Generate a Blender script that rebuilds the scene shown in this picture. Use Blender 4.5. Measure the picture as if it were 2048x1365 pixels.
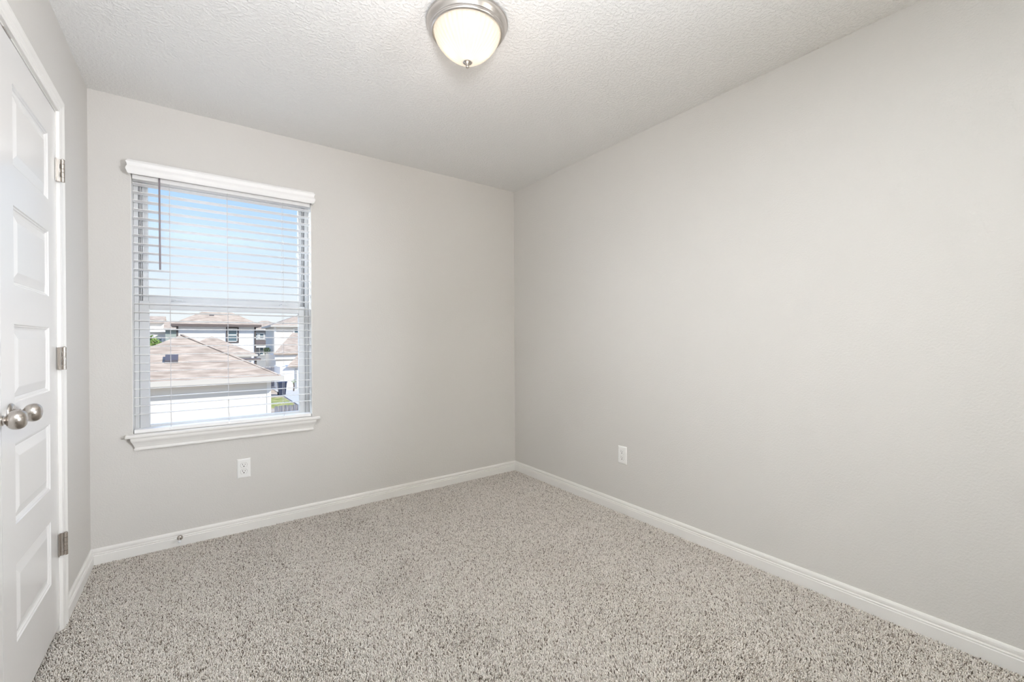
import bpy, bmesh, math, random
import numpy as np
from mathutils import Vector, Matrix

random.seed(7)
sc = bpy.context.scene
for o in list(bpy.data.objects):
    bpy.data.objects.remove(o, do_unlink=True)
COL = sc.collection
PI = math.pi

# ------------------------------------------------------------------ camera
D, R, L, H, EYE = 3.0635, 2.2619, 0.4437, 2.44, 1.1414   # window wall, right wall, left wall, ceiling, eye height
yaw, pit, rol = math.radians(36.1126), math.radians(-0.1579), math.radians(-0.31546)
fwd = Vector((math.sin(yaw), math.cos(yaw), 0)); right = Vector((math.cos(yaw), -math.sin(yaw), 0)); up = Vector((0, 0, 1))
fwd, up = fwd * math.cos(pit) + up * math.sin(pit), up * math.cos(pit) - fwd * math.sin(pit)
right, up = right * math.cos(rol) + up * math.sin(rol), up * math.cos(rol) - right * math.sin(rol)
cd = bpy.data.cameras.new('camera'); cam = bpy.data.objects.new('camera', cd); COL.objects.link(cam)
cd.sensor_fit = 'HORIZONTAL'; cd.sensor_width = 36.0; cd.lens = 865.45 * 36.0 / 2048.0
cd.clip_start = 0.02; cd.clip_end = 500
cam.matrix_world = Matrix(((right.x, up.x, -fwd.x, 0), (right.y, up.y, -fwd.y, 0), (right.z, up.z, -fwd.z, EYE), (0, 0, 0, 1)))
sc.camera = cam

# ------------------------------------------------------------------ view, world, sun, area lights
sc.view_settings.view_transform = 'Standard'
sc.view_settings.look = 'None'
sc.view_settings.gamma = 1.0
sc.view_settings.exposure = 0.07
sc.view_settings.use_curve_mapping = False
sc.cycles.diffuse_bounces = 6
sc.cycles.max_bounces = 14
sc.cycles.transparent_max_bounces = 16
sc.cycles.caustics_reflective = False
sc.cycles.caustics_refractive = False
sc.cycles.sample_clamp_indirect = 20.0

world = bpy.data.worlds.new('sky'); sc.world = world; world.use_nodes = True
wn = world.node_tree; wn.nodes.clear()
w_tc = wn.nodes.new('ShaderNodeTexCoord'); w_sep = wn.nodes.new('ShaderNodeSeparateXYZ')
w_ramp = wn.nodes.new('ShaderNodeValToRGB'); w_bg = wn.nodes.new('ShaderNodeBackground'); w_out = wn.nodes.new('ShaderNodeOutputWorld')
wn.links.new(w_tc.outputs['Generated'], w_sep.inputs[0]); wn.links.new(w_sep.outputs['Z'], w_ramp.inputs[0])
wn.links.new(w_ramp.outputs[0], w_bg.inputs[0]); wn.links.new(w_bg.outputs[0], w_out.inputs[0])
el = w_ramp.color_ramp.elements
el[0].position = 0.0; el[0].color = (0.88, 0.91, 0.93, 1)
el[1].position = 1.0; el[1].color = (0.28, 0.52, 1.25, 1)
for pos, c in ((0.06, (0.86, 0.91, 0.95)), (0.17, (0.66, 0.81, 0.96)), (0.27, (0.46, 0.69, 1.0)), (0.5, (0.34, 0.60, 1.15))):
    e = el.new(pos); e.color = (*c, 1)
w_bg.inputs['Strength'].default_value = 1.05

sd = bpy.data.lights.new('sun', 'SUN'); sun = bpy.data.objects.new('sun', sd); COL.objects.link(sun)
sd.energy = 5.6; sd.angle = math.radians(0.6); sd.color = (1.0, 0.95, 0.86)
to_sun = Vector((math.sin(math.radians(46)) * math.cos(math.radians(37)), -math.cos(math.radians(46)) * math.cos(math.radians(37)), math.sin(math.radians(37))))
sun.rotation_euler = to_sun.to_track_quat('Z', 'Y').to_euler()

# added fill lights behind the camera: two bounced off the ceiling, two at walls
def area_light(name, loc, aim, size, power, col, spread):
    ld = bpy.data.lights.new(name, 'AREA'); lo = bpy.data.objects.new(name, ld); COL.objects.link(lo)
    ld.shape = 'RECTANGLE'; ld.size = size[0]; ld.size_y = size[1]; ld.energy = power; ld.color = col; ld.spread = math.radians(spread)
    lo.location = loc; lo.rotation_euler = (Vector(aim) - Vector(loc)).to_track_quat('-Z', 'Y').to_euler()
    return lo
area_light('ceiling_fill', (0.20, -0.30, 1.20), (0.20, -0.30, 2.44), (0.8, 0.8), 42, (0.90, 1.0, 1.10), 120)
area_light('ceiling_fill', (-0.10, -0.50, 1.35), (0.10, 0.60, 2.44), (0.4, 0.4), 16.5, (1.0, 0.995, 1.03), 90)
area_light('wall_fill', (-0.20, -0.60, 1.40), (2.26, 1.90, 1.25), (0.4, 0.4), 6.0, (1.0, 0.985, 0.96), 75)
area_light('wall_fill', (2.00, -0.80, 1.40), (-0.44, 2.30, 1.20), (0.4, 0.4), 10.5, (0.92, 0.97, 1.06), 60)
# added soft warm fill light at the right, in front of the closed rear wall
area_light('rear_fill', (2.00, -1.20, 1.40), (1.15, 0.16, 1.40), (0.5, 1.4), 6, (1.0, 0.80, 0.45), 150)
# extra area light added outside the window to strengthen the daylight coming in
area_light('window_fill', (-0.78, D + 0.9, 2.25), (0.167, D + 0.034, 1.45), (1.2, 1.2), 66, (0.88, 1.0, 1.16), 180)


# ------------------------------------------------------------------ materials
def nodes_of(m):
    return m.node_tree.nodes, m.node_tree.links

def pbr(name, col, rough=0.5, metal=0.0, spec=0.5):
    m = bpy.data.materials.new(name); m.use_nodes = True
    b = m.node_tree.nodes['Principled BSDF']
    b.inputs['Base Color'].default_value = (*col, 1); b.inputs['Roughness'].default_value = rough
    b.inputs['Metallic'].default_value = metal; b.inputs['Specular IOR Level'].default_value = spec
    return m

def add_bump(m, scale, strength, dist, detail=4.0, kind='noise', rough=0.55):
    n, l = nodes_of(m); b = n['Principled BSDF']
    tc = n.new('ShaderNodeTexCoord'); bp = n.new('ShaderNodeBump')
    t = n.new('ShaderNodeTexNoise'); t.inputs['Scale'].default_value = scale; t.inputs['Detail'].default_value = detail
    t.inputs['Roughness'].default_value = rough
    l.new(tc.outputs['Object'], t.inputs['Vector'])
    src = t.outputs['Fac']
    if kind == 'splat':
        r = n.new('ShaderNodeValToRGB'); r.color_ramp.elements[0].position = 0.46; r.color_ramp.elements[1].position = 0.60
        l.new(src, r.inputs[0]); src = r.outputs[0]
    l.new(src, bp.inputs['Height']); bp.inputs['Strength'].default_value = strength; bp.inputs['Distance'].default_value = dist
    l.new(bp.outputs[0], b.inputs['Normal'])
    return m

def add_mottle(m, c0, c1, scale, mapping=(1, 1, 1), detail=3.0, lo=0.35, hi=0.65):
    n, l = nodes_of(m); b = n['Principled BSDF']
    tc = n.new('ShaderNodeTexCoord'); mp = n.new('ShaderNodeMapping'); mp.inputs['Scale'].default_value = mapping
    t = n.new('ShaderNodeTexNoise'); t.inputs['Scale'].default_value = scale; t.inputs['Detail'].default_value = detail
    r = n.new('ShaderNodeValToRGB')
    r.color_ramp.elements[0].position = lo; r.color_ramp.elements[0].color = (*c0, 1)
    r.color_ramp.elements[1].position = hi; r.color_ramp.elements[1].color = (*c1, 1)
    l.new(tc.outputs['Object'], mp.inputs['Vector']); l.new(mp.outputs[0], t.inputs['Vector'])
    l.new(t.outputs['Fac'], r.inputs[0]); l.new(r.outputs[0], b.inputs['Base Color'])
    return m

M = {}
M['wall'] = add_bump(pbr('greige_wall_paint', (0.645, 0.625, 0.595), 0.62, spec=0.35), 130, 0.34, 0.0035, 3.0)
M['ceiling'] = add_bump(pbr('white_ceiling_paint', (0.83, 0.825, 0.81), 0.9, spec=0.1), 75, 0.40, 0.006, 3.0, 'splat')
M['trim'] = pbr('white_trim_paint', (0.80, 0.785, 0.755), 0.32)
M['door'] = add_bump(pbr('white_door_paint', (0.74, 0.73, 0.715), 0.20, spec=0.5), 60, 0.02, 0.001)
M['vinyl'] = pbr('white_vinyl', (0.64, 0.64, 0.635), 0.35)
M['slat'] = pbr('white_faux_wood', (0.86, 0.85, 0.84), 0.38)
M['cord'] = pbr('white_cord', (0.62, 0.60, 0.60), 0.8)
M['wand'] = pbr('backlit_acrylic', (0.24, 0.20, 0.225), 0.15)  # clear acrylic; its dark look against the sky is put into the colour
M['dark'] = pbr('dark_gap', (0.03, 0.028, 0.026), 0.7)
M['plate'] = pbr('white_nylon', (0.84, 0.835, 0.815), 0.3)
M['rubber'] = pbr('white_rubber', (0.78, 0.79, 0.80), 0.5)
M['blackrubber'] = pbr('black_rubber', (0.03, 0.03, 0.03), 0.6)
M['nickel'] = pbr('brushed_nickel', (0.54, 0.50, 0.46), 0.26, 1.0)
M['nickel_pan'] = pbr('satin_nickel_pan', (0.60, 0.57, 0.545), 0.30, 1.0)
M['panwhite'] = pbr('white_reflector', (0.9, 0.88, 0.85), 0.5)
M['backing'] = pbr('carpet_backing', (0.22, 0.19, 0.165), 1.0, spec=0.0)

def glass_pane():
    m = bpy.data.materials.new('window_glass'); m.use_nodes = True
    n, l = nodes_of(m); n.clear()
    out = n.new('ShaderNodeOutputMaterial'); mix = n.new('ShaderNodeMixShader'); fr = n.new('ShaderNodeFresnel')
    tr = n.new('ShaderNodeBsdfTransparent'); gl = n.new('ShaderNodeBsdfGlossy')
    tr.inputs[0].default_value = (0.96, 0.975, 0.97, 1); gl.inputs['Roughness'].default_value = 0.0; fr.inputs['IOR'].default_value = 1.40
    l.new(fr.outputs[0], mix.inputs[0]); l.new(tr.outputs[0], mix.inputs[1]); l.new(gl.outputs[0], mix.inputs[2]); l.new(mix.outputs[0], out.inputs[0])
    return m
M['glass'] = glass_pane()
def clear_pane():
    m = bpy.data.materials.new('window_glass_clear'); m.use_nodes = True
    n, l = nodes_of(m); n.clear(); out = n.new('ShaderNodeOutputMaterial'); tr = n.new('ShaderNodeBsdfTransparent')
    tr.inputs[0].default_value = (0.98, 0.985, 0.985, 1); l.new(tr.outputs[0], out.inputs[0]); return m
M['glass_clear'] = clear_pane()

def dome_glass():
    m = bpy.data.materials.new('frosted_ribbed_glass'); m.use_nodes = True
    n, l = nodes_of(m); n.clear()
    out = n.new('ShaderNodeOutputMaterial'); mix = n.new('ShaderNodeMixShader'); a = n.new('ShaderNodeMixShader')
    tl = n.new('ShaderNodeBsdfTranslucent'); df = n.new('ShaderNodeBsdfDiffuse'); gl = n.new('ShaderNodeBsdfGlossy')
    tl.inputs[0].default_value = (0.93, 0.89, 0.82, 1); df.inputs[0].default_value = (0.90, 0.88, 0.84, 1)
    gl.inputs['Roughness'].default_value = 0.15
    a.inputs[0].default_value = 0.30
    l.new(tl.outputs[0], a.inputs[1]); l.new(df.outputs[0], a.inputs[2])
    mix.inputs[0].default_value = 0.05
    l.new(a.outputs[0], mix.inputs[1]); l.new(gl.outputs[0], mix.inputs[2]); l.new(mix.outputs[0], out.inputs[0])
    return m
M['dome'] = dome_glass()

def lamp_emit(name, col, s):
    m = bpy.data.materials.new(name); m.use_nodes = True
    n, l = nodes_of(m); n.clear()
    out = n.new('ShaderNodeOutputMaterial'); e = n.new('ShaderNodeEmission')
    e.inputs[0].default_value = (*col, 1); e.inputs[1].default_value = s
    l.new(e.outputs[0], out.inputs[0]); return m
M['bulb'] = lamp_emit('lit_bulb', (1.0, 0.86, 0.68), 2.4)

def carpet_mat():
    m = pbr('cut_pile_yarn', (0.5, 0.46, 0.42), 0.95, spec=0.05)
    n, l = nodes_of(m); at = n.new('ShaderNodeAttribute'); at.attribute_name = 'yarn'
    l.new(at.outputs['Color'], n['Principled BSDF'].inputs['Base Color']); return m
M['carpet'] = carpet_mat()

# outdoors
def siding(name, col, period=0.2):
    m = pbr(name, col, 0.7, spec=0.2); n, l = nodes_of(m); b = n['Principled BSDF']
    tc = n.new('ShaderNodeTexCoord'); sp = n.new('ShaderNodeSeparateXYZ'); mu = n.new('ShaderNodeMath'); fr = n.new('ShaderNodeMath')
    mu.operation = 'DIVIDE'; mu.inputs[1].default_value = period; fr.operation = 'FRACT'
    bp = n.new('ShaderNodeBump'); bp.inputs['Strength'].default_value = 0.6; bp.inputs['Distance'].default_value = 0.02; bp.invert = True
    l.new(tc.outputs['Object'], sp.inputs[0]); l.new(sp.outputs['Z'], mu.inputs[0]); l.new(mu.outputs[0], fr.inputs[0])
    l.new(fr.outputs[0], bp.inputs['Height']); l.new(bp.outputs[0], b.inputs['Normal']); return m
M['siding_white'] = siding('white_lap_siding', (0.80, 0.80, 0.80))
M['siding_ivory'] = siding('ivory_lap_siding', (0.72, 0.70, 0.655), 0.24)
M['siding_cream'] = siding('cream_lap_siding', (0.74, 0.70, 0.64))
M['siding_grey'] = siding('grey_lap_siding', (0.36, 0.37, 0.38))
M['siding_green'] = siding('green_grey_lap_siding', (0.36, 0.40, 0.36))
M['shingle'] = add_mottle(pbr('tan_shingles', (0.5, 0.4, 0.34), 0.95, spec=0.05), (0.32, 0.25, 0.195), (0.60, 0.49, 0.39), 1.0, (1.6, 1.6, 14), 5.0, 0.30, 0.70)
M['fascia'] = pbr('beige_fascia_paint', (0.56, 0.53, 0.48), 0.6)
M['fascia_dark'] = pbr('brown_fascia_paint', (0.14, 0.11, 0.10), 0.6)
M['trim_dark'] = pbr('dark_brown_house_trim', (0.10, 0.085, 0.08), 0.6)
M['trim_white'] = pbr('white_house_trim', (0.82, 0.82, 0.80), 0.6)
M['hglass'] = pbr('house_window_glass', (0.10, 0.16, 0.19), 0.08, spec=0.8)
M['vent'] = pbr('grey_metal_vent', (0.10, 0.09, 0.10), 0.5)
M['lawn'] = add_mottle(pbr('dry_lawn', (0.3, 0.3, 0.1), 0.95, spec=0.05), (0.20, 0.24, 0.06), (0.50, 0.46, 0.20), 2.2)
M['soil'] = add_mottle(pbr('pale_soil', (0.4, 0.33, 0.26), 0.95, spec=0.05), (0.40, 0.31, 0.22), (0.56, 0.48, 0.40), 0.8)
M['concrete'] = pbr('concrete', (0.55, 0.53, 0.50), 0.9)
M['fence'] = add_mottle(pbr('weathered_fence_wood', (0.2, 0.2, 0.2), 0.85), (0.13, 0.13, 0.15), (0.27, 0.27, 0.30), 3.0, (6, 6, 0.6))
M['bin'] = pbr('dark_blue_bin_plastic', (0.03, 0.04, 0.075), 0.45)
M['leaf'] = add_mottle(pbr('green_leaves', (0.1, 0.2, 0.04), 0.8), (0.05, 0.11, 0.02), (0.26, 0.36, 0.08), 6.0)
M['bark'] = pbr('bark', (0.12, 0.09, 0.07), 0.9)


# ------------------------------------------------------------------ mesh helpers
class MB:
    """collects shapes and links them as ONE mesh object"""
    def __init__(s): s.b = bmesh.new()
    def box(s, x0, x1, y0, y1, z0, z1, bevel=0.0, seg=2):
        v = [s.b.verts.new(p) for p in ((x0, y0, z0), (x1, y0, z0), (x1, y1, z0), (x0, y1, z0), (x0, y0, z1), (x1, y0, z1), (x1, y1, z1), (x0, y1, z1))]
        f = [s.b.faces.new([v[i] for i in q]) for q in ((0, 3, 2, 1), (4, 5, 6, 7), (0, 1, 5, 4), (1, 2, 6, 5), (2, 3, 7, 6), (3, 0, 4, 7))]
        if bevel > 0:
            es = list({e for q in f for e in q.edges})
            bmesh.ops.bevel(s.b, geom=es, offset=bevel, segments=seg, affect='EDGES', profile=0.5)
        return s
    def poly(s, pts):
        s.b.faces.new([s.b.verts.new(p) for p in pts]); return s
    def prism(s, pts, vec):
        a = [s.b.verts.new(p) for p in pts]; b = [s.b.verts.new(tuple(Vector(p) + Vector(vec))) for p in pts]
        n = len(a); s.b.faces.new(a[::-1]); s.b.faces.new(b)
        for i in range(n): s.b.faces.new((a[i], a[(i + 1) % n], b[(i + 1) % n], b[i]))
        return s
    def sweep(s, prof, stations, cap=True):
        """profile of (o, t) pairs; a station is (origin, vector for o, vector for t)"""
        rings = []
        for og, vo, vt in stations:
            og, vo, vt = Vector(og), Vector(vo), Vector(vt)
            rings.append([s.b.verts.new(tuple(og + vo * o + vt * t)) for o, t in prof])
        n = len(prof)
        for a, b in zip(rings, rings[1:]):
            for i in range(n): s.b.faces.new((a[i], a[(i + 1) % n], b[(i + 1) % n], b[i]))
        if cap: s.b.faces.new(rings[0][::-1]); s.b.faces.new(rings[-1])
        return s
    def lathe(s, prof, center, axis='Z', seg=64, rib=0.0, nrib=0, close=False):
        c = Vector(center); rings = []
        for r, z in prof:
            ring = []
            for k in range(seg):
                a = 2 * PI * k / seg
                rr = r + (rib * math.cos(nrib * a) * min(1.0, r / 0.05) if nrib else 0.0) if r > 1e-6 else 0.0
                p = {'Z': (rr * math.cos(a), rr * math.sin(a), z), 'X': (z, rr * math.cos(a), rr * math.sin(a)), 'Y': (rr * math.cos(a), z, rr * math.sin(a))}[axis]
                ring.append(tuple(c + Vector(p)))
            if r <= 1e-6: rings.append([s.b.verts.new(ring[0])])
            else: rings.append([s.b.verts.new(p) for p in ring])
        for a, b in zip(rings, rings[1:]):
            for k in range(seg):
                j = (k + 1) % seg
                if len(a) == 1 and len(b) == 1: continue
                if len(a) == 1: s.b.faces.new((a[0], b[j], b[k]))
                elif len(b) == 1: s.b.faces.new((a[k], a[j], b[0]))
                else: s.b.faces.new((a[k], a[j], b[j], b[k]))
        return s
    def tube(s, pts, r, seg=8):
        pts = [Vector(p) for p in pts]; rings = []
        for i, p in enumerate(pts):
            d = (pts[min(i + 1, len(pts) - 1)] - pts[max(i - 1, 0)]).normalized()
            a = d.orthogonal().normalized() if abs(d.z) < 0.9 else (Vector((1, 0, 0)) - d * d.x).normalized()
            b = d.cross(a)
            rings.append([s.b.verts.new(tuple(p + (a * math.cos(2 * PI * k / seg) + b * math.sin(2 * PI * k / seg)) * r)) for k in range(seg)])
        for a, b in zip(rings, rings[1:]):
            for k in range(seg): s.b.faces.new((a[k], a[(k + 1) % seg], b[(k + 1) % seg], b[k]))
        s.b.faces.new(rings[0][::-1]); s.b.faces.new(rings[-1]); return s
    def build(s, name, mat, parent=None, smooth=False, origin=None):
        bmesh.ops.recalc_face_normals(s.b, faces=s.b.faces)
        me = bpy.data.meshes.new(name); s.b.to_mesh(me); s.b.free()
        if origin is not None: me.transform(Matrix.Translation(-Vector(origin)))
        o = bpy.data.objects.new(name, me); COL.objects.link(o)
        me.materials.append(mat)
        if smooth:
            for p in me.polygons: p.use_smooth = True
            try: me.set_sharp_from_angle(angle=math.radians(38))
            except Exception: pass
        if origin is not None: o.location = origin
        if parent:
            o.parent = parent; o.matrix_parent_inverse = parent.matrix_basis.inverted()
        return o

def tag(o, label, cat, group=None, kind=None):
    o['label'] = label; o['category'] = cat
    if group: o['group'] = group
    if kind: o['kind'] = kind
    return o
def struct(o, label=None):
    o['kind'] = 'structure'
    if label: o['label'] = label
    return o
def empty(name, loc):
    o = bpy.data.objects.new(name, None); COL.objects.link(o); o.location = loc; o.empty_display_size = 0.1; return o


# ------------------------------------------------------------------ room shell
YR = -1.50                              # rear wall, behind the camera
XR = R
WX0, WX1, WZ0, WZ1 = -0.2775, 0.6115, 0.628, 2.066     # window opening
WT = 0.19                               # window wall thickness
DY0, DY1, DZ1 = 1.217, 2.441, 2.052     # closet opening

m = MB(); m.box(-L - 0.7, R + 0.1, YR - 0.1, D + WT, -0.06, -0.012)
struct(m.build('floor', M['backing']), 'carpet backing under the speckled beige carpet')
m = MB(); m.box(-L - 0.7, R + 0.1, YR - 0.1, D + WT, H, H + 0.1)
struct(m.build('ceiling', M['ceiling']), 'textured off-white ceiling')

m = MB()
m.box(-L, WX0, D, D + WT, -0.012, H); m.box(WX1, R, D, D + WT, -0.012, H)
m.box(WX0, WX1, D, D + WT, -0.012, WZ0); m.box(WX0, WX1, D, D + WT, WZ1, H)
struct(m.build('wall_back', M['wall']), 'greige wall with the window')
m = MB(); m.box(R, R + 0.1, YR - 0.1, D + WT, -0.012, H)
struct(m.build('wall_right', M['wall']), 'long bare greige wall on the right')
m = MB()
m.box(-L - 0.11, -L, DY1 + 0.02, D + WT, -0.012, H); m.box(-L - 0.11, -L, YR - 0.1, DY0 - 0.02, -0.012, H)
m.box(-L - 0.11, -L, DY0 - 0.02, DY1 + 0.02, DZ1 + 0.02, H)
struct(m.build('wall_left', M['wall']), 'narrow greige wall beside the closet door')
m = MB(); m.box(-L - 0.11, R, YR - 0.1, YR, -0.012, H)
struct(m.build('wall_rear', M['wall']), 'wall behind the camera')
m = MB(); m.box(-L - 0.7, -L - 0.6, DY0 - 0.1, DY1 + 0.1, -0.012, H); m.box(-L - 0.6, -L - 0.11, DY0 - 0.1, DY0 - 0.05, -0.012, H); m.box(-L - 0.6, -L - 0.11, DY1 + 0.05, DY1 + 0.1, -0.012, H)
struct(m.build('wall_closet', M['wall']), 'inside of the closet')

# baseboards: 83 mm colonial profile (o = out from wall, t = up)
BP = [(0, -0.010), (0.0135, -0.010), (0.0135, 0.043), (0.0115, 0.0455), (0.0115, 0.0475), (0.0128, 0.0500), (0.0122, 0.0525), (0.0072, 0.0537),
      (0.0072, 0.0562), (0.0090, 0.0620), (0.0086, 0.0690), (0.0066, 0.0745), (0.0044, 0.0779), (0, 0.0779)]
Z1 = (0, 0, 1)
struct(MB().sweep(BP, [((-L, DY1 + 0.064, 0), (1, 0, 0), Z1), ((-L, D, 0), (1, -1, 0), Z1)]).build('baseboard_left', M['trim']), 'short white baseboard between closet casing and corner')
struct(MB().sweep(BP, [((-L, D, 0), (1, -1, 0), Z1), ((R, D, 0), (-1, -1, 0), Z1)]).build('baseboard_back', M['trim']), 'white baseboard under the window')
struct(MB().sweep(BP, [((R, D, 0), (-1, -1, 0), Z1), ((R, YR, 0), (-1, 0, 0), Z1)]).build('baseboard_right', M['trim']), 'white baseboard along the right wall')

# closet casing (trim_1) with jamb and head
CP = [(0, 0.0), (0, 0.0085), (0.002, 0.0100), (0.010, 0.0108), (0.013, 0.0085), (0.017, 0.0085), (0.020, 0.0105), (0.030, 0.0120), (0.038, 0.0150),
      (0.042, 0.0165), (0.046, 0.0150), (0.049, 0.0155), (0.054, 0.0155), (0.0575, 0.0130), (0.0585, 0.0)]
XN = (1, 0, 0); a0, a1, az = DY0 - 0.006, DY1 + 0.006, DZ1 + 0.006
t1 = MB().sweep(CP, [((-L, a0, -0.010), (0, -1, 0), XN), ((-L, a0, az), (0, -1, 1), XN), ((-L, a1, az), (0, 1, 1), XN), ((-L, a1, -0.010), (0, 1, 0), XN)]).build('trim_1', M['trim'])
struct(t1, 'white moulded casing around the closet doors')
j = MB(); j.box(-L - 0.115, -L, DY1, DY1 + 0.0195, -0.010, DZ1); j.box(-L - 0.115, -L, DY0 - 0.0195, DY0, -0.010, DZ1); j.box(-L - 0.115, -L, DY0 - 0.0195, DY1 + 0.0195, DZ1, DZ1 + 0.0195)
j.box(-L - 0.09, -L - 0.041, DY1 - 0.012, DY1, -0.010, DZ1)
j.build('door_jamb', M['trim'], t1)
bc = MB(); bc.box(-L - 0.036, -L + 0.003, 1.865, 1.925, DZ1 - 0.0035, DZ1 - 0.0002, 0.0008, 1); bc.lathe([(0, -0.0085), (0.006, -0.007), (0.008, -0.003), (0.008, 0)], (-L - 0.017, 1.895, DZ1 - 0.003), 'Z', 20)
bc.build('ball_catch', M['nickel'], t1)


# ------------------------------------------------------------------ closet doors
def make_leaf(name, y0, y1, label):
    """leaf in the plane x = -L, five raised panels on the room side"""
    z0, z1 = 0.021, DZ1 - 0.0045; T = 0.035
    xs = -L - 0.0005
    s0, s1 = y0 + 0.112, y1 - 0.109
    rows = [(0.233, 0.470), (0.590, 0.836), (0.959, 1.197), (1.313, 1.557), (1.676, 1.924)]
    b = MB(); bm = b.b
    ys = [y0, s0, s1, y1]; zs = [z0] + [z for r in rows for z in r] + [z1]
    G = [[bm.verts.new((xs, y, z)) for z in zs] for y in ys]
    prof = [(0.0, 0.0), (0.003, -0.0035), (0.006, -0.0040), (0.009, -0.0075), (0.0135, -0.0095), (0.0150, -0.0095), (0.0170, -0.0085), (0.0430, -0.0022), (0.0455, -0.0018)]
    for i in range(3):
        for k in range(len(zs) - 1):
            q = [G[i][k], G[i + 1][k], G[i + 1][k + 1], G[i][k + 1]]
            if i == 1 and k % 2 == 1:
                prev = q; A = (ys[1], zs[k], ys[2], zs[k + 1])
                for o, d in prof[1:]:
                    cur = [bm.verts.new((xs + d, yy, zz)) for yy, zz in ((A[0] + o, A[1] + o), (A[2] - o, A[1] + o), (A[2] - o, A[3] - o), (A[0] + o, A[3] - o))]
                    for e in range(4): bm.faces.new((prev[e], prev[(e + 1) % 4], cur[(e + 1) % 4], cur[e]))
                    prev = cur
                bm.faces.new(prev)
            else: bm.faces.new(q)
    n = len(zs)
    bk = [bm.verts.new((xs - T, y, z)) for y, z in ((y0, z0), (y1, z0), (y1, z1), (y0, z1))]
    bm.faces.new(bk)
    bm.faces.new([G[i][0] for i in range(4)] + [bk[1], bk[0]])
    bm.faces.new([G[i][n - 1] for i in range(3, -1, -1)] + [bk[3], bk[2]])
    bm.faces.new([G[0][k] for k in range(n - 1, -1, -1)] + [bk[0], bk[3]])
    bm.faces.new([G[3][k] for k in range(n)] + [bk[2], bk[1]])
    return struct(b.build(name, M['door']), label)

d1 = make_leaf('door_1', 1.8302, 2.4385, 'white five-panel closet door hinged near the corner')
d2 = make_leaf('door_2', 1.2195, 1.8268, 'white five-panel closet door at the left frame edge')

def knob(y, z, door, label):
    x0 = -L
    k = MB()
    k.lathe([(0.0, 0.066), (0.008, 0.0655), (0.0165, 0.0635), (0.0225, 0.0595), (0.0262, 0.0530), (0.0272, 0.0460), (0.0262, 0.0390), (0.0228, 0.0330), (0.0175, 0.0290), (0.0130, 0.0270),
             (0.0112, 0.0245), (0.0112, 0.0215), (0.0140, 0.0200), (0.0145, 0.0120), (0.0145, 0.006)], (x0, y, z), 'X', 48)
    kn = k.build('door_knob', M['nickel'], door, True); kn['label'] = label
    r = MB(); r.lathe([(0.0, 0.0085), (0.018, 0.0085), (0.024, 0.0078), (0.0295, 0.0055), (0.0318, 0.0022), (0.0318, 0.0)], (x0, y, z), 'X', 48)
    r.build('rose', M['nickel'], kn, True)
knob(1.9000, 0.9305, d1, 'round brushed nickel knob on the far door')
knob(1.7560, 0.9300, d2, 'round brushed nickel knob on the near door')

def hinge(z, door):
    h = MB(); y = 2.4400; x0 = -L + 0.0004
    hz = 0.0445
    yb = y + 0.0005; xb = x0 + 0.0185; rb = 0.0068
    # leaf strips, cut back next to the alternate knuckles
    h.box(x0, x0 + 0.0105, yb - 0.0035, yb - 0.0010, z - hz, z + hz)
    kn = [(-1.0, -0.58), (-0.58, -0.16), (-0.16, 0.16), (0.16, 0.58), (0.58, 1.0)]
    for i, (k0, k1) in enumerate(kn):
        if i % 2 == 0: h.box(x0 + 0.0105, xb, yb - 0.0035, yb - 0.0010, z + k0 * hz, z + k1 * hz)
        h.lathe([(0, k0 * hz + 0.0004), (rb - 0.0006, k0 * hz + 0.0004), (rb, k0 * hz + 0.0010), (rb, k1 * hz - 0.0010), (rb - 0.0006, k1 * hz - 0.0004), (0, k1 * hz - 0.0004)], (xb, yb, z), 'Z', 20)
    h.lathe([(0, hz + 0.0035), (0.0035, hz + 0.003), (0.0055, hz + 0.001), (0.0055, hz - 0.0004)], (xb, yb, z), 'Z', 20)
    h.box(x0, x0 + 0.004, yb - 0.016, yb - 0.0035, z - hz, z + hz)
    h.build('hinge', M['nickel'], door, True)
for z in (1.822, 1.077, 0.340): hinge(z, d1)


# ------------------------------------------------------------------ window
win = empty('window_1', ((WX0 + WX1) / 2, D + 0.1, WZ0)); struct(win, 'white vinyl single-hung window behind the blind')
def frame_mb(x0, x1, z0, z1, wl, wr, wb, wt, y0, y1, bevel=0.002):
    m = MB(); m.box(x0, x0 + wl, y0, y1, z0, z1, bevel, 1); m.box(x1 - wr, x1, y0, y1, z0, z1, bevel, 1)
    m.box(x0 + wl, x1 - wr, y0, y1, z0, z0 + wb, bevel, 1); m.box(x0 + wl, x1 - wr, y0, y1, z1 - wt, z1, bevel, 1); return m
FX0, FX1, FZ0, FZ1 = WX0 + 0.002, WX1 - 0.002, 0.632, WZ1 - 0.001
f = frame_mb(FX0, FX1, FZ0, FZ1, 0.020, 0.022, 0.022, 0.020, D + 0.085, D + 0.165)
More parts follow.
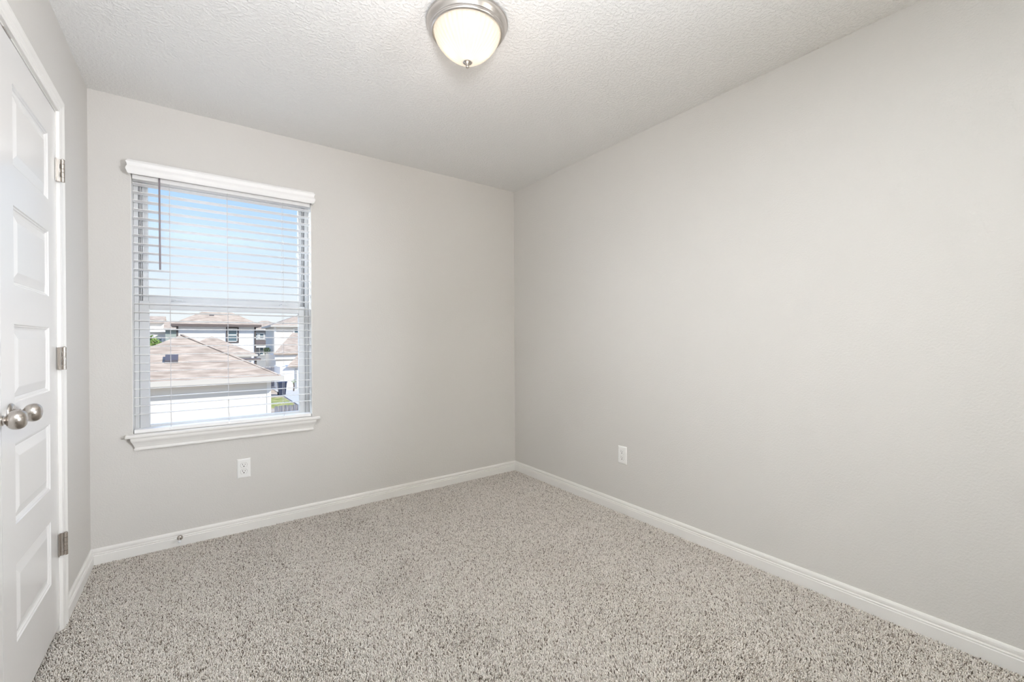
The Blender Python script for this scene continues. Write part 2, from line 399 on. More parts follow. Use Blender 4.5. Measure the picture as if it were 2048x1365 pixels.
# balance channels: narrow vertical tracks between frame and sash
for xa, s in ((FX0 + 0.020, 1), (FX1 - 0.022, -1)):
    for q, (o, dp) in enumerate(((0.004, 0.100), (0.011, 0.096), (0.018, 0.104))):
        xx = xa + s * o
        f.box(xx - 0.0015, xx + 0.0015, D + dp, D + 0.16, FZ0 + 0.022, FZ1 - 0.020)
f.build('window_frame', M['vinyl'], win)
us = frame_mb(FX0 + 0.021, FX1 - 0.023, 1.3600, FZ1 - 0.019, 0.038, 0.032, 0.040, 0.020, D + 0.118, D + 0.150).build('upper_sash', M['vinyl'], win)
ls = frame_mb(FX0 + 0.021, FX1 - 0.023, FZ0 + 0.0215, 1.3690, 0.043, 0.038, 0.024, 0.046, D + 0.086, D + 0.1155).build('lower_sash', M['vinyl'], win)
for pn_ in (MB().box(FX0 + 0.056, FX1 - 0.052, D + 0.132, D + 0.136, 1.399, FZ1 - 0.037).build('pane', M['glass'], us),
            MB().box(FX0 + 0.061, FX1 - 0.058, D + 0.099, D + 0.103, FZ0 + 0.043, 1.325).build('pane', M['glass'], ls)):
    pn_.data.materials.append(M['glass_clear'])            # the sheen lies on the room side of the sheet only
    for p_ in pn_.data.polygons: p_.material_index = 0 if p_.normal.y < -0.5 else 1
for x in (-0.075, 0.470):
    lk = MB(); lk.box(x - 0.030, x + 0.030, D + 0.089, D + 0.114, 1.3690, 1.3755, 0.002, 2); lk.box(x - 0.022, x + 0.012, D + 0.092, D + 0.112, 1.3755, 1.3835, 0.003, 2)
    lk.build('sash_lock', M['vinyl'], ls)
gr = MB(); gr.box(FX0 + 0.03, -0.110, D + 0.0845, D + 0.0865, 1.3500, 1.3528); gr.box(-0.035, 0.435, D + 0.0845, D + 0.0865, 1.3500, 1.3528); gr.box(0.505, FX1 - 0.03, D + 0.0845, D + 0.0865, 1.3500, 1.3528)
gr.build('lift_groove', M['dark'], ls)
# painted jamb liners of the opening (white returns)
jl = MB(); jl.box(WX0 - 0.001, WX0 + 0.0015, D - 0.001, D + 0.13, WZ0, WZ1); jl.box(WX1 - 0.0015, WX1 + 0.001, D - 0.001, D + 0.13, WZ0, WZ1); jl.box(WX0, WX1, D - 0.001, D + 0.13, WZ1 - 0.0015, WZ1 + 0.001)
jl.build('jamb_return', M['trim'], win)
# stool and apron
st = MB(); st.box(WX0 + 0.0015, WX1 - 0.0015, D - 0.001, D + 0.086, 0.6285, 0.6470)
st.box(-0.3075, 0.6545, D - 0.036, D, 0.6285, 0.6470, 0.006, 3)
sill = st.build('window_sill', M['trim'], win)
AP = [(0.002, 0.0), (0.014, 0.0), (0.0155, 0.004), (0.0150, 0.011), (0.0125, 0.015), (0.0135, 0.018), (0.0165, 0.028), (0.0215, 0.040), (0.0265, 0.049), (0.0285, 0.055), (0.0290, 0.0685), (0.002, 0.0685)]
ax0, ax1 = -0.2560, 0.6010
ap = MB().sweep(AP, [((ax0, D, 0.560), (-1, 0, 0), Z1), ((ax0, D, 0.560), (-1, -1, 0), Z1), ((ax1, D, 0.560), (1, -1, 0), Z1), ((ax1, D, 0.560), (1, 0, 0), Z1)])
ap.build('apron', M['trim'], sill)


# ------------------------------------------------------------------ blind
bl = empty('window_blind', ((WX0 + WX1) / 2, D + 0.025, 2.055))
tag(bl, 'white two-inch faux wood blind lowered with slats open across the window', 'blind')
BX0, BX1 = -0.2725, 0.6065
YC = D + 0.0265
VP = [(0.006, 0.0), (0.012, 0.0), (0.015, 0.003), (0.017, 0.010), (0.0205, 0.018), (0.0215, 0.024), (0.0200, 0.031), (0.0160, 0.038), (0.0150, 0.045), (0.0170, 0.052),
      (0.0205, 0.058), (0.0200, 0.062), (0.0165, 0.066), (0.0140, 0.072), (0.0060, 0.0765)]
vx0, vx1, vyf, vz = -0.2730, 0.6070, D - 0.030, 2.0300
va = MB().sweep(VP, [((vx0, D - 0.001, vz), (-1, 0, 0), Z1), ((vx0, vyf, vz), (-1, -1, 0), Z1), ((vx1, vyf, vz), (1, -1, 0), Z1), ((vx1, D - 0.001, vz), (1, 0, 0), Z1)])
va.build('valance', M['slat'], bl, True)
MB().box(BX0, BX1, YC - 0.026, YC + 0.026, 2.016, 2.060, 0.0015, 1).build('head_rail', M['slat'], bl)
sl = MB(); NS = 28
for k in range(NS):
    z = 1.9958 - k * (1.9958 - 0.7475) / (NS - 1)
    jit = random.uniform(-0.0006, 0.0006)
    sec = [(-0.025, -0.0012), (-0.0242, -0.0016), (0.0, -0.0011), (0.0242, -0.0016), (0.025, -0.0012), (0.025, 0.0007), (0.0242, 0.0012), (0.0, 0.0017), (-0.0242, 0.0012), (-0.025, 0.0007)]
    tilt = -0.050
    sl.prism([(BX0 + 0.0015, YC + y * math.cos(tilt), z + q + y * math.sin(tilt) + jit) for y, q in sec], (BX1 - BX0 - 0.003, 0, 0))
sl.build('slats', M['slat'], bl)
br = MB(); br.box(BX0 + 0.001, BX1 - 0.001, YC - 0.0255, YC + 0.0255, 0.6485, 0.6680, 0.002, 2); br.build('bottom_rail', M['slat'], bl)
for x in (-0.1165, 0.1535, 0.4470):
    ld = MB()
    for yy in (YC - 0.0268, YC + 0.0268): ld.tube([(x, yy, 2.02), (x, yy, 0.669)], 0.0008, 6)
    for k in range(NS):
        z = 1.9958 - k * (1.9958 - 0.7475) / (NS - 1) - 0.0022
        ld.tube([(x, YC - 0.0268, z), (x, YC + 0.0268, z)], 0.0006, 5)
    # slack loop gathered at the bottom rail
    ld.tube([(x, YC - 0.0268, 0.722), (x + 0.004, YC - 0.031, 0.708), (x + 0.006, YC - 0.033, 0.692), (x + 0.003, YC - 0.031, 0.677), (x, YC - 0.0268, 0.669)], 0.0008, 6)
    lad = ld.build('ladder_cord', M['cord'], bl)
    bt = MB(); bt.lathe([(0, -0.0275), (0.006, -0.0268), (0.0065, -0.0255), (0, -0.025)], (x, YC, 0.6585), 'Y', 14)
    bt.build('cord_button', M['slat'], lad)
wd = MB(); wd.tube([(-0.1585, D - 0.0075, 2.045), (-0.1585, D - 0.0085, 2.0), (-0.1578, D - 0.0085, 1.5365)], 0.0042, 6)
wnd = wd.build('tilt_wand', M['wand'], bl); wnd['label'] = 'clear acrylic wand, coloured as if backlit, hanging from the head rail'
hk = MB(); hk.tube([(-0.1585, D + 0.006, 2.050), (-0.1585, D - 0.004, 2.055), (-0.1585, D - 0.0075, 2.048), (-0.1585, D - 0.0075, 2.040)], 0.0015, 8); hk.build('wand_hook', M['nickel'], wnd)


# ------------------------------------------------------------------ ceiling light
LC = (0.905, 1.540)
cl = empty('ceiling_light', (*LC, H)); tag(cl, 'flush-mount ceiling light with brushed nickel pan and ribbed frosted glass dome', 'ceiling light')
pn = MB(); pn.lathe([(0.0, 2.4399), (0.1600, 2.4399), (0.1660, 2.4370), (0.1665, 2.4320), (0.1640, 2.4295), (0.1635, 2.4250), (0.1600, 2.4170), (0.1545, 2.4090), (0.1535, 2.4065), (0.1505, 2.4045),
                     (0.1500, 2.4010), (0.1470, 2.3985), (0.1462, 2.3950), (0.1425, 2.3925), (0.1390, 2.3930), (0.1375, 2.3960), (0.1370, 2.4040)], (*LC, 0), 'Z', 96)
pn.build('pan', M['nickel_pan'], cl, True)
rf = MB(); rf.lathe([(0.1368, 2.400), (0.120, 2.425), (0.0, 2.430)], (*LC, 0), 'Z', 64); rf.build('reflector', M['panwhite'], cl, True)
dp = []
for k in range(0, 29):
    t = k / 28.0
    r = 0.1345 * (max(0.0, 1 - t ** 1.75)) ** 0.72
    dp.append((r if k < 28 else 0.0, 2.4020 - 0.1270 * t))
dm = MB(); dm.lathe(dp, (*LC, 0), 'Z', 320, 0.0016, 40)
dm.build('glass_dome', M['dome'], cl, True)
fn = MB(); fn.lathe([(0, 2.2862), (0.006, 2.2862), (0.0185, 2.2848), (0.0195, 2.2815), (0.0165, 2.2775), (0.0085, 2.2745), (0.0048, 2.2715), (0.0044, 2.2690), (0.0066, 2.2660), (0.0072, 2.2625), (0.0056, 2.2590), (0, 2.2575)], (*LC, 0), 'Z', 40)
fn.build('finial', M['nickel'], cl, True)
for s in (1, -1):
    bx, by = LC[0] + s * 0.054, LC[1] - s * 0.030
    bb = MB(); bb.lathe([(0.0, 2.308), (0.014, 2.310), (0.024, 2.318), (0.029, 2.332), (0.028, 2.346), (0.021, 2.364), (0.014, 2.378), (0.0135, 2.392), (0.0, 2.393)], (bx, by, 0), 'Z', 24)
    bb.build('bulb', M['bulb'], cl, True)
# the light this lamp throws into the room, starting just under the dome
pd = bpy.data.lights.new('lamp_light', 'POINT'); po = bpy.data.objects.new('lamp_light', pd); COL.objects.link(po)
pd.energy = 2.2; pd.color = (1.0, 0.86, 0.76); pd.shadow_soft_size = 0.08; po.location = (LC[0], LC[1], 2.02)


# ------------------------------------------------------------------ wall outlets
def outlet(name, loc, rot, label):
    e = empty(name, (0, 0, 0)); tag(e, label, 'outlet', 'duplex wall outlets')
    # local frame: x across, z up, -y out of the wall
    p = MB()
    pf = [(0.0, 0.0), (0.0, 0.0022), (0.0020, 0.0042), (0.0055, 0.0056), (0.0085, 0.0060)]
    W2, H2 = 0.0352, 0.0572; bm = p.b
    prev = None
    for o, d in pf:
        cur = [bm.verts.new(v) for v in ((-W2 + o, -d, -H2 + o), (W2 - o, -d, -H2 + o), (W2 - o, -d, H2 - o), (-W2 + o, -d, H2 - o))]
        if prev:
            for q in range(4): bm.faces.new((prev[q], prev[(q + 1) % 4], cur[(q + 1) % 4], cur[q]))
        prev = cur
    bm.faces.new(prev)
    p.build('cover_plate', M['plate'], e)
    for zc in (0.0195, -0.0195):
        f = MB(); n = 28; pts = []
        for k in range(n):
            a = 2 * PI * k / n; xx, zz = 0.0172 * math.cos(a), 0.0172 * math.sin(a)
            pts.append((xx, -0.0055, zc + max(-0.0138, min(0.0138, zz))))
        f.prism(pts, (0, -0.0022, 0)); fo = f.build('receptacle', M['plate'], e)
        s = MB(); s.box(-0.0076, -0.0052, -0.00785, -0.0060, zc + 0.0003, zc + 0.0088); s.box(0.0052, 0.0073, -0.00785, -0.0060, zc + 0.0010, zc + 0.0080)
        s.lathe([(0, -0.00785), (0.0031, -0.00785), (0.0031, -0.006)], (0, 0, zc - 0.0068), 'Y', 16); s.box(-0.0031, 0.0031, -0.00785, -0.0060, zc - 0.0068, zc - 0.0048)
        s.build('slot', M['dark'], fo)
        g = MB(); ring = [(x_ * 1.06, -0.0059, zc + (z_ - zc) * 1.06) for x_, _, z_ in pts]
        g.prism(ring, (0, -0.0003, 0)); g.build('seam', pbr('seam_shade', (0.35, 0.34, 0.32), 0.6), fo)
    sw = MB(); sw.lathe([(0, -0.0069), (0.0020, -0.0068), (0.0030, -0.0062), (0.0030, -0.0055)], (0, 0, 0), 'Y', 16); sw.build('screw', M['plate'], e, True)
    e.location = loc; e.rotation_euler = (0, 0, rot)
    return e
outlet('wall_outlet', (0.2270, D, 0.3760), 0, 'white duplex outlet on the wall below the window')
outlet('wall_outlet', (R, 1.8725, 0.3800), math.radians(-90), 'white duplex outlet on the long bare right wall')

# ------------------------------------------------------------------ door stop on the baseboard below the window
ds = empty('door_stop', (-0.0805, D - 0.0128, 0.0455)); tag(ds, 'small nickel door stop with white rubber tip on the baseboard left of the outlet', 'door stop')
def dsl(prof, mat, nm, seg=24):
    return MB().lathe(prof, (-0.0805, D - 0.0120, 0.0440), 'Y', seg).build(nm, mat, ds, True)
dsl([(0, -0.0105), (0.006, -0.0100), (0.0115, -0.0060), (0.0140, -0.0015), (0.0140, 0.0015), (0, 0.0015)], M['nickel'], 'rose')
stem = MB()
pts = [(-0.0805 + 0.0042 * math.cos(a * 0.7), D - 0.0215 - 0.0008 * a, 0.0440 + 0.0042 * math.sin(a * 0.7)) for a in range(0, 52)]
stem.tube(pts, 0.0011, 6); stem.build('spring', M['nickel'], ds, True)
dsl([(0, -0.0660), (0.0045, -0.0655), (0.0066, -0.0625), (0.0070, -0.0540), (0.0055, -0.0505), (0, -0.0500)], M['rubber'], 'rubber_tip')


# ------------------------------------------------------------------ carpet pile
def carpet():
    rng = np.random.default_rng(3)
    x0, x1, y0, y1 = -L - 0.03, R - 0.011, 0.02, D - 0.011
    g = 0.0042
    nx, ny = int((x1 - x0) / g), int((y1 - y0) / g)
    X, Y = np.meshgrid(np.arange(nx), np.arange(ny), indexing='ij')
    X = x0 + (X.ravel() + 0.5 + rng.uniform(-0.48, 0.48, nx * ny)) * g
    Y = y0 + (Y.ravel() + 0.5 + rng.uniform(-0.48, 0.48, nx * ny)) * g
    # outside the view and its surroundings nothing is needed
    sx = X * right.x + Y * right.y; dz = X * fwd.x + Y * fwd.y
    keep = (dz > 0.15) & (np.abs(sx) < dz * 1.32 + 0.3)
    X, Y = X[keep], Y[keep]; N = len(X)
    def vnoise(x, y, s, seed):
        r = np.random.default_rng(seed); T = r.uniform(-1, 1, (64, 64))
        u, v = x / s + 17.3, y / s + 9.1; i, j = np.floor(u).astype(int), np.floor(v).astype(int); a, b = u - i, v - j
        a, b = a * a * (3 - 2 * a), b * b * (3 - 2 * b)
        q = lambda m_, n_: T[m_ % 64, n_ % 64]
        return (q(i, j) * (1 - a) + q(i + 1, j) * a) * (1 - b) + (q(i, j + 1) * (1 - a) + q(i + 1, j + 1) * a) * b
    # vacuum strokes: pile brushed alternately to and fro in bands about 30 cm wide
    ph = (X + 0.10 * vnoise(X, Y, 0.55, 1) + 0.10 * Y) / 0.30 * PI
    stroke = np.tanh(2.2 * np.sin(ph)) * 0.55 + 0.55 * vnoise(X, Y, 0.22, 2) + 0.35 * vnoise(X, Y, 0.09, 5)
    lx = 0.0012 * vnoise(X, Y, 0.12, 4) + rng.normal(0, 0.0021, N)
    ly = 0.0034 * stroke + rng.normal(0, 0.0019, N)
    hgt = 0.0125 + rng.normal(0, 0.0011, N) + 0.0007 * vnoise(X, Y, 0.05, 6)
    rad = rng.uniform(0.0018, 0.0026, N)
    a0 = rng.uniform(0, 2 * PI, N)
    V = np.zeros((N, 7, 3), np.float32)
    for k in range(3):
        a = a0 + k * 2 * PI / 3
        V[:, k, 0] = X + rad * 0.75 * np.cos(a); V[:, k, 1] = Y + rad * 0.75 * np.sin(a); V[:, k, 2] = -0.0125
        b = a + 0.7
        V[:, 3 + k, 0] = X + lx * 0.7 + rad * np.cos(b); V[:, 3 + k, 1] = Y + ly * 0.7 + rad * np.sin(b); V[:, 3 + k, 2] = -0.0125 + hgt * 0.74
    V[:, 6, 0] = X + lx * 1.25; V[:, 6, 1] = Y + ly * 1.25; V[:, 6, 2] = -0.0125 + hgt
    pal = np.array([[0.85, 0.80, 0.745], [0.75, 0.70, 0.64], [0.58, 0.525, 0.465], [0.33, 0.28, 0.235], [0.16, 0.13, 0.105]])
    cidx = rng.choice(5, N, p=[0.44, 0.29, 0.15, 0.085, 0.035])
    c = pal[cidx] * rng.uniform(0.9, 1.1, (N, 1))
    C = np.ones((N, 7, 4), np.float32); C[:, :, :3] = c[:, None, :]
    idx = np.array([0, 1, 4, 3, 1, 2, 5, 4, 2, 0, 3, 5, 3, 4, 6, 4, 5, 6, 5, 3, 6])
    LI = (np.arange(N)[:, None] * 7 + idx[None, :]).astype(np.int32).ravel()
    sizes = np.array([4, 4, 4, 3, 3, 3]); st = np.concatenate([[0], np.cumsum(sizes)[:-1]])
    LS = (np.arange(N)[:, None] * 21 + st[None, :]).astype(np.int32).ravel()
    me = bpy.data.meshes.new('carpet_pile')
    me.vertices.add(N * 7); me.vertices.foreach_set('co', V.ravel())
    me.loops.add(len(LI)); me.loops.foreach_set('vertex_index', LI)
    me.polygons.add(N * 6); me.polygons.foreach_set('loop_start', LS)
    me.update(calc_edges=True)
    at = me.attributes.new('yarn', 'FLOAT_COLOR', 'POINT'); at.data.foreach_set('color', C.ravel())
    me.polygons.foreach_set('use_smooth', np.ones(N * 6, bool))
    me.materials.append(M['carpet'])
    o = bpy.data.objects.new('carpet_pile', me); COL.objects.link(o)
    tag(o, 'speckled beige and grey cut-pile carpet covering the whole floor', 'carpet', None, 'stuff')
carpet()


# ------------------------------------------------------------------ outdoors (seen through the window from the upper floor)
GZ = -3.1
m = MB(); m.box(-60, 60, D + 1.5, 130, GZ - 0.3, GZ); struct(m.build('ground', M['soil']), 'bare yards between the houses')
m = MB(); m.box(3.0, 5.25, 31, 36.5, GZ, GZ + 0.03); struct(m.build('lawn', M['lawn']), 'strip of dry green lawn past the garage')
m = MB(); m.box(5.4, 8.0, 24, 44, GZ, GZ + 0.05); struct(m.build('path_1', M['concrete']), 'pale concrete path beside the lawn')

def hip_roof(x0, x1, y0, y1, ze, pitch, mat, parent, th=0.0, name='roof'):
    w, d = x1 - x0, y1 - y0; h = min(w, d) / 2
    b = MB(); bm = b.b; v = [bm.verts.new(p) for p in ((x0, y0, ze), (x1, y0, ze), (x1, y1, ze), (x0, y1, ze))]
    if abs(w - d) < 1e-4:
        t = bm.verts.new(((x0 + x1) / 2, (y0 + y1) / 2, ze + h * pitch))
        for i in range(4): bm.faces.new((v[i], v[(i + 1) % 4], t))
    elif w > d:
        a, c = bm.verts.new((x0 + h, y0 + h, ze + h * pitch)), bm.verts.new((x1 - h, y0 + h, ze + h * pitch))
        bm.faces.new((v[0], v[1], c, a)); bm.faces.new((v[1], v[2], c)); bm.faces.new((v[2], v[3], a, c)); bm.faces.new((v[3], v[0], a))
    else:
        a, c = bm.verts.new((x0 + h, y0 + h, ze + h * pitch)), bm.verts.new((x0 + h, y1 - h, ze + h * pitch))
        bm.faces.new((v[0], v[1], a)); bm.faces.new((v[1], v[2], c, a)); bm.faces.new((v[2], v[3], c)); bm.faces.new((v[3], v[0], a, c))
    bm.faces.new(v[::-1])
    return b.build(name, mat, parent)

def gable_roof(x0, x1, y0, y1, ze, rise, mat, parent, along='x', name='roof'):
    b = MB()
    if along == 'x':
        ym = (y0 + y1) / 2; b.prism([(x0, y0, ze), (x0, y1, ze), (x0, ym, ze + rise)], (x1 - x0, 0, 0))
    else:
        xm = (x0 + x1) / 2; b.prism([(x0, y0, ze), (x1, y0, ze), (xm, y0, ze + rise)], (0, y1 - y0, 0))
    return b.build(name, mat, parent)

def fascia(x0, x1, y0, y1, zt, hgt, mat, parent, t=0.06):
    b = MB(); b.box(x0, x1, y0 - t, y0, zt - hgt, zt); b.box(x0, x1, y1, y1 + t, zt - hgt, zt); b.box(x0 - t, x0, y0 - t, y1 + t, zt - hgt, zt); b.box(x1, x1 + t, y0 - t, y1 + t, zt - hgt, zt)
    b.box(x0, x1, y0, y1, zt - hgt, zt - hgt + 0.03)
    return b.build('fascia', mat, parent)

def walls(x0, x1, y0, y1, z0, z1, mat, parent, name='walls'):
    return MB().box(x0, x1, y0, y1, z0, z1).build(name, mat, parent)

def hwindow(x0, x1, y, z0, z1, parent, trim=None, tw=0.12):
    w = MB(); tm = trim or M['trim_white']
    f = MB()
    for a in ((x0, x1, z1 - tw, z1), (x0, x1, z0, z0 + tw), (x0, x0 + tw, z0 + tw, z1 - tw), (x1 - tw, x1, z0 + tw, z1 - tw)): f.box(a[0], a[1], y - 0.07, y, a[2], a[3])
    fo = f.build('window', tm, parent)
    s = MB(); i = tw; sw = 0.07; zm = (z0 + z1) / 2
    for a in ((x0 + i, x1 - i, z1 - i - sw, z1 - i), (x0 + i, x1 - i, z0 + i, z0 + i + sw), (x0 + i, x0 + i + sw, z0 + i, z1 - i), (x1 - i - sw, x1 - i, z0 + i, z1 - i), (x0 + i, x1 - i, zm - sw * 0.8, zm + sw * 0.8)): s.box(a[0], a[1], y - 0.05, y - 0.005, a[2], a[3])
    s.build('sash', M['trim_white'], fo)
    MB().box(x0 + i, x1 - i, y - 0.02, y - 0.01, z0 + i, z1 - i).build('pane', M['hglass'], fo)

# near garage with pyramid hip roof
gA = empty('garage', (-0.46, 21, GZ)); tag(gA, 'nearest white garage with tan hip roof filling the lower window', 'garage')
ex, ey, S = 2.5607, 18.0, 6.04; ze = -0.1451
hip_roof(ex - S, ex, ey, ey + S, ze, 0.5138, M['shingle'], gA)
fascia(ex - S, ex, ey, ey + S, ze + 0.0, 0.17, M['fascia'], gA)
walls(ex - S + 0.36, ex - 0.33, ey + 0.40, ey + S - 0.4, GZ, ze - 0.15, M['siding_ivory'], gA)
MB().box(ex - 0.45, ex - 0.315, ey + 0.385, ey + 0.41, GZ, ze - 0.16).build('corner_board', M['trim_white'], gA)
def on_roof(y): return ze + (y - ey) * 0.5138
v = MB(); y = 19.05; v.prism([(-0.88, y, on_roof(y) - 0.02), (-0.52, y, on_roof(y) - 0.02), (-0.52, y + 0.36, on_roof(y + 0.36) - 0.02), (-0.88, y + 0.36, on_roof(y + 0.36) - 0.02)], (0, 0, 0.13)); v.build('roof_vent', M['vent'], gA)
p = MB(); 
cap = MB(); k = S / 2
cap.prism([(ex - 0.10, ey + 0.02, ze + 0.012), (ex - 0.02, ey + 0.10, ze + 0.012), (ex - k + 0.05, ey + k + 0.05, ze + k * 0.5138), (ex - k - 0.05, ey + k - 0.05, ze + k * 0.5138)], (0, 0, 0.018))
cap.build('hip_cap', M['shingle'], gA)

# second garage behind it
gB = empty('garage', (1.0, 43, GZ)); tag(gB, 'second tan-roofed garage peeking out behind the nearest garage', 'garage')
bx, by = 3.92, 40.0; zb = 0.10
hip_roof(bx - 5.8, bx, by, by + 5.8, zb, 0.515, M['shingle'], gB); fascia(bx - 5.8, bx, by, by + 5.8, zb, 0.17, M['fascia'], gB)
walls(bx - 5.4, bx - 0.35, by + 0.4, by + 5.4, GZ, zb - 0.15, M['siding_white'], gB)
v = MB(); v.box(-0.10, 0.35, 41.1, 41.4, zb + 0.55, zb + 0.98); v.build('roof_vent', M['vent'], gB)
pc = MB(); pc.box(2.75, 3.95, 37.6, 39.2, -0.32, -0.16); pc.build('porch_roof', M['fascia_dark'], gB); pc = MB(); pc.box(3.55, 3.67, 37.7, 37.82, GZ, -0.32); pc.build('porch_post', M['trim_dark'], gB)

# two-storey white house beyond
hC = empty('house', (1.8, 58, GZ)); tag(hC, 'white two-storey house with dark trim and brown fascia behind the garages', 'house')
hip_roof(-2.0, 5.72, 54.4, 59.4, 2.92, 0.56, M['shingle'], hC); fascia(-2.0, 5.72, 54.4, 59.4, 2.94, 0.24, M['fascia_dark'], hC)
walls(-1.6, 5.28, 55, 58.9, GZ, 2.75, M['siding_white'], hC)
for x in (-1.62, 5.14): MB().box(x, x + 0.16, 54.94, 55.02, GZ, 2.72).build('corner_board', M['trim_dark'], hC)
hwindow(2.56, 3.70, 55.0, 0.98, 2.66, hC, M['trim_dark'], 0.13)
MB().box(1.15, 1.55, 56.1, 56.35, 3.75, 3.98).build('roof_vent', M['vent'], hC)

# far left houses
hF = empty('house', (-4.5, 72, GZ)); tag(hF, 'cream house with white gable at the left edge of the window view', 'house')
gable_roof(-7.5, -3.25, 71, 76, 3.55, 0.95, M['shingle'], hF, 'x'); walls(-7.2, -3.2, 71.4, 75.6, GZ, 3.55, M['siding_cream'], hF)
gable_roof(-6.6, -2.9, 69.6, 72, 2.35, 0.75, M['trim_white'], hF, 'y', 'gable'); walls(-6.3, -3.15, 69.9, 72, GZ, 2.35, M['siding_cream'], hF, 'bay_walls')
hwindow(-3.95, -3.35, 69.9, 0.7, 1.7, hF)
hwindow(-4.75, -4.25, 69.9, 0.7, 2.0, hF)
hE = empty('house', (-1.9, 67, GZ)); tag(hE, 'green-grey house with brown roof between the cream house and white house', 'house')
gable_roof(-3.1, 2.0, 65.2, 69.2, 2.72, 0.95, M['shingle'], hE, 'x'); walls(-2.95, 1.8, 65.6, 68.8, GZ, 2.72, M['siding_green'], hE)
fascia(-3.1, 2.0, 65.2, 69.2, 2.74, 0.18, M['fascia'], hE)
gL = empty('garage', (-2.0, 48, GZ)); tag(gL, 'low grey roofed garage behind the left tree', 'garage')
gable_roof(-4.6, -1.2, 46, 50, 0.35, 0.85, M['shingle'], gL, 'y'); walls(-4.3, -1.5, 46.3, 49.8, GZ, 0.35, M['siding_grey'], gL)

# right-hand houses
hG = empty('house', (8.5, 77, GZ)); tag(hG, 'grey house with white windows in the gap beside the white house', 'house')
hip_roof(5.0, 12.4, 74.4, 81.0, 2.95, 0.42, M['shingle'], hG); fascia(5.0, 12.4, 74.4, 81.0, 2.97, 0.2, M['fascia'], hG)
walls(5.4, 12.0, 75, 80.6, GZ, 2.8, M['siding_grey'], hG)
for a in ((6.95, 7.55, 1.4, 2.4), (7.60, 8.35, 1.4, 2.4), (7.60, 8.30, -1.0, 0.3)): hwindow(a[0], a[1], 75, a[2], a[3], hG, None, 0.08)
pr_ = MB(); pr_.prism([(6.5, 73.2, 0.75), (6.5, 75, 1.3), (6.5, 75, 1.15), (6.5, 73.2, 0.6)], (2.3, 0, 0)); pr_.build('porch_roof', M['fascia_dark'], hG)
pr_ = MB(); pr_.box(6.5, 8.8, 73.3, 74.9, 0.2, 0.45); pr_.build('porch_beam', M['trim_white'], hG)
hH = empty('house', (10, 60, GZ)); tag(hH, 'cream two-storey house with tan roof at the right of the window view', 'house')
hip_roof(7.1, 16.1, 57.5, 66.5, 3.0, 0.42, M['shingle'], hH); fascia(7.1, 16.1, 57.5, 66.5, 3.02, 0.2, M['fascia'], hH)
walls(7.48, 15.6, 58, 66, GZ, 2.85, M['siding_cream'], hH)
hwindow(9.48, 10.75, 58, 0.8, 2.72, hH, None, 0.10)
MB().box(7.46, 7.66, 57.95, 58.02, GZ, 2.84).build('corner_board', M['trim_white'], hH)
MB().prism([(6.30, 49.6, -0.25), (11.6, 49.6, -0.25), (11.6, 55, 2.0), (8.95, 55, 2.0)], (0, 0, 0.10)).build('low_roof', M['shingle'], hH)
walls(6.55, 11.4, 50, 57.9, GZ, -0.3, M['siding_cream'], hH, 'low_walls')
MB().box(6.45, 11.5, 49.85, 50, -0.75, -0.30).build('fascia', M['trim_white'], hH)
sH = empty('shed', (6.9, 42, GZ)); tag(sH, 'small white outbuilding with tan roof below the cream house', 'shed')
walls(5.83, 9.0, 42, 45.5, GZ, -1.10, M['siding_white'], sH); MB().prism([(6.35, 41.7, -1.12), (9.2, 41.7, -1.12), (9.2, 43.6, -0.10), (7.6, 43.6, -0.10)], (0, 0, 0.08)).build('roof', M['shingle'], sH)
MB().box(7.0, 7.16, 41.94, 42.0, GZ, -1.3).build('corner_board', M['siding_grey'], sH)

# rear fences
def fence_run(x0, x1, y, ztop, label, n):
    e = empty('fence', ((x0 + x1) / 2, y, GZ)); tag(e, label, 'fence')
    w = (x1 - x0) / n; b = MB()
    for k in range(n):
        dz = random.uniform(-0.02, 0.02); b.box(x0 + k * w + 0.008, x0 + (k + 1) * w - 0.008, y, y + 0.022, GZ, ztop + dz)
    b.build('pickets', M['fence'], e)
    for za in (ztop - 0.35, GZ + 0.3): MB().box(x0, x1, y + 0.022, y + 0.07, za, za + 0.1).build('rail', M['fence'], e)
fence_run(2.24, 6.0, 17.5, -1.19, 'weathered grey wooden fence beside the nearest garage', 26)
fence_run(4.3, 6.0, 46.5, -1.25, 'dark fence panel beyond the garages', 12)

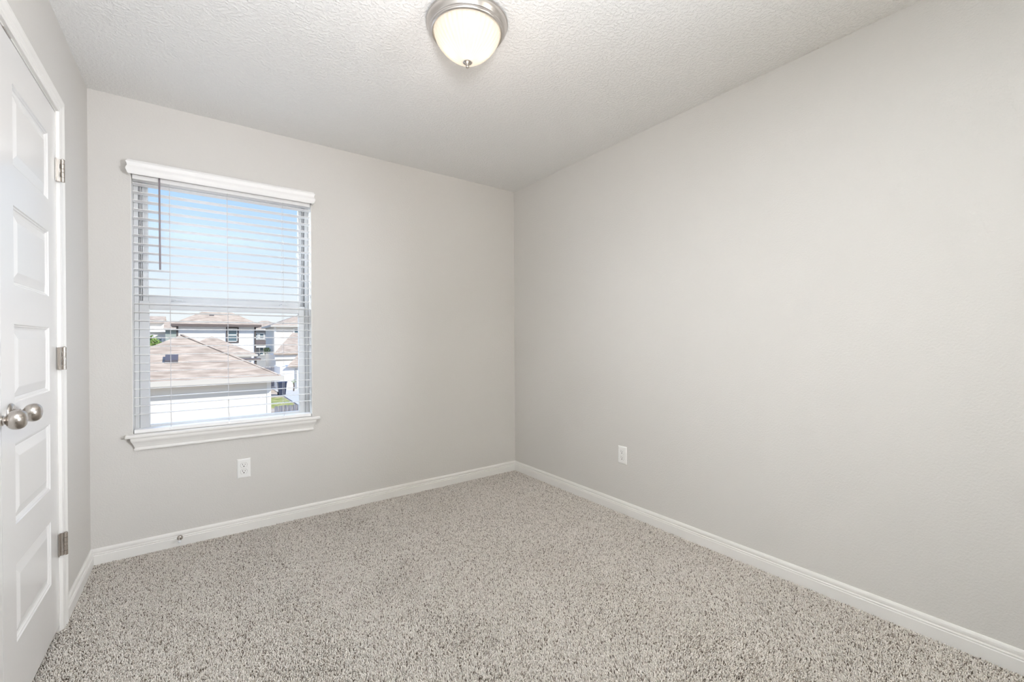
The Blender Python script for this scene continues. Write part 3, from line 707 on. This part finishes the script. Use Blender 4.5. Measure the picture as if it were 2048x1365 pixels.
# wheeled bin
def wheelie(x, y):
    e = empty('trash_bin', (x, y, GZ)); tag(e, 'dark blue wheeled trash bin standing past the lawn', 'bin')
    b = MB(); bm = b.b; lo = [bm.verts.new(p) for p in ((x - 0.22, y - 0.25, GZ + 0.06), (x + 0.22, y - 0.25, GZ + 0.06), (x + 0.22, y + 0.25, GZ + 0.06), (x - 0.22, y + 0.25, GZ + 0.06))]
    hi = [bm.verts.new(p) for p in ((x - 0.30, y - 0.34, GZ + 1.0), (x + 0.30, y - 0.34, GZ + 1.0), (x + 0.30, y + 0.34, GZ + 1.0), (x - 0.30, y + 0.34, GZ + 1.0))]
    bm.faces.new(lo[::-1]); bm.faces.new(hi)
    for k in range(4): bm.faces.new((lo[k], lo[(k + 1) % 4], hi[(k + 1) % 4], hi[k]))
    b.build('body', M['bin'], e)
    MB().prism([(x - 0.33, y - 0.38, GZ + 1.0), (x - 0.33, y + 0.38, GZ + 1.0), (x - 0.33, y + 0.30, GZ + 1.10), (x - 0.33, y - 0.30, GZ + 1.07)], (0.66, 0, 0)).build('lid', M['bin'], e)
    for s in (-1, 1): MB().lathe([(0, -0.03), (0.13, -0.03), (0.13, 0.03), (0, 0.03)], (x + s * 0.25, y + 0.25, GZ + 0.13), 'X', 20).build('wheel', M['blackrubber'], e)
wheelie(5.40, 38.0)

# plants
def leafy(name, x, y, z0, z1, rx, n, label, cat):
    e = empty(name, (x, y, z0)); tag(e, label, cat)
    MB().tube([(x, y, z0), (x + 0.03, y, (z0 + z1) / 2), (x, y, z1 - 0.3)], 0.05, 8).build('trunk', M['bark'], e)
    b = MB(); r = random.Random(int(x * 100)); zc = (z1 + z0 * 0.35 + z1 * 0.65) / 2; rz = (z1 - zc)
    for k in range(n):
        u, v, w = (r.gauss(0, 1) for _ in range(3)); q = math.sqrt(u * u + v * v + w * w); rad = r.uniform(0.55, 1.0)
        c = Vector((x + u / q * rx * rad, y + v / q * rx * rad, zc + w / q * rz * rad))
        a = Vector((r.gauss(0, 1), r.gauss(0, 1), r.gauss(0, 1))).normalized(); t = a.orthogonal().normalized(); s = rx * r.uniform(0.10, 0.18)
        b.poly([tuple(c - a * s), tuple(c + t * s * 0.45), tuple(c + a * s), tuple(c - t * s * 0.45)])
    b.build('foliage', M['leaf'], e)
leafy('tree', -2.45, 36.0, GZ, 1.60, 0.75, 900, 'leafy green tree left of the near garage roof', 'tree')
leafy('shrub', 6.95, 60.0, -2.4, 0.45, 0.42, 500, 'green shrub against the cream house corner', 'shrub')
leafy('shrub', 6.55, 40.0, GZ, -2.05, 0.20, 200, 'small dark shrub by the concrete path', 'shrub')
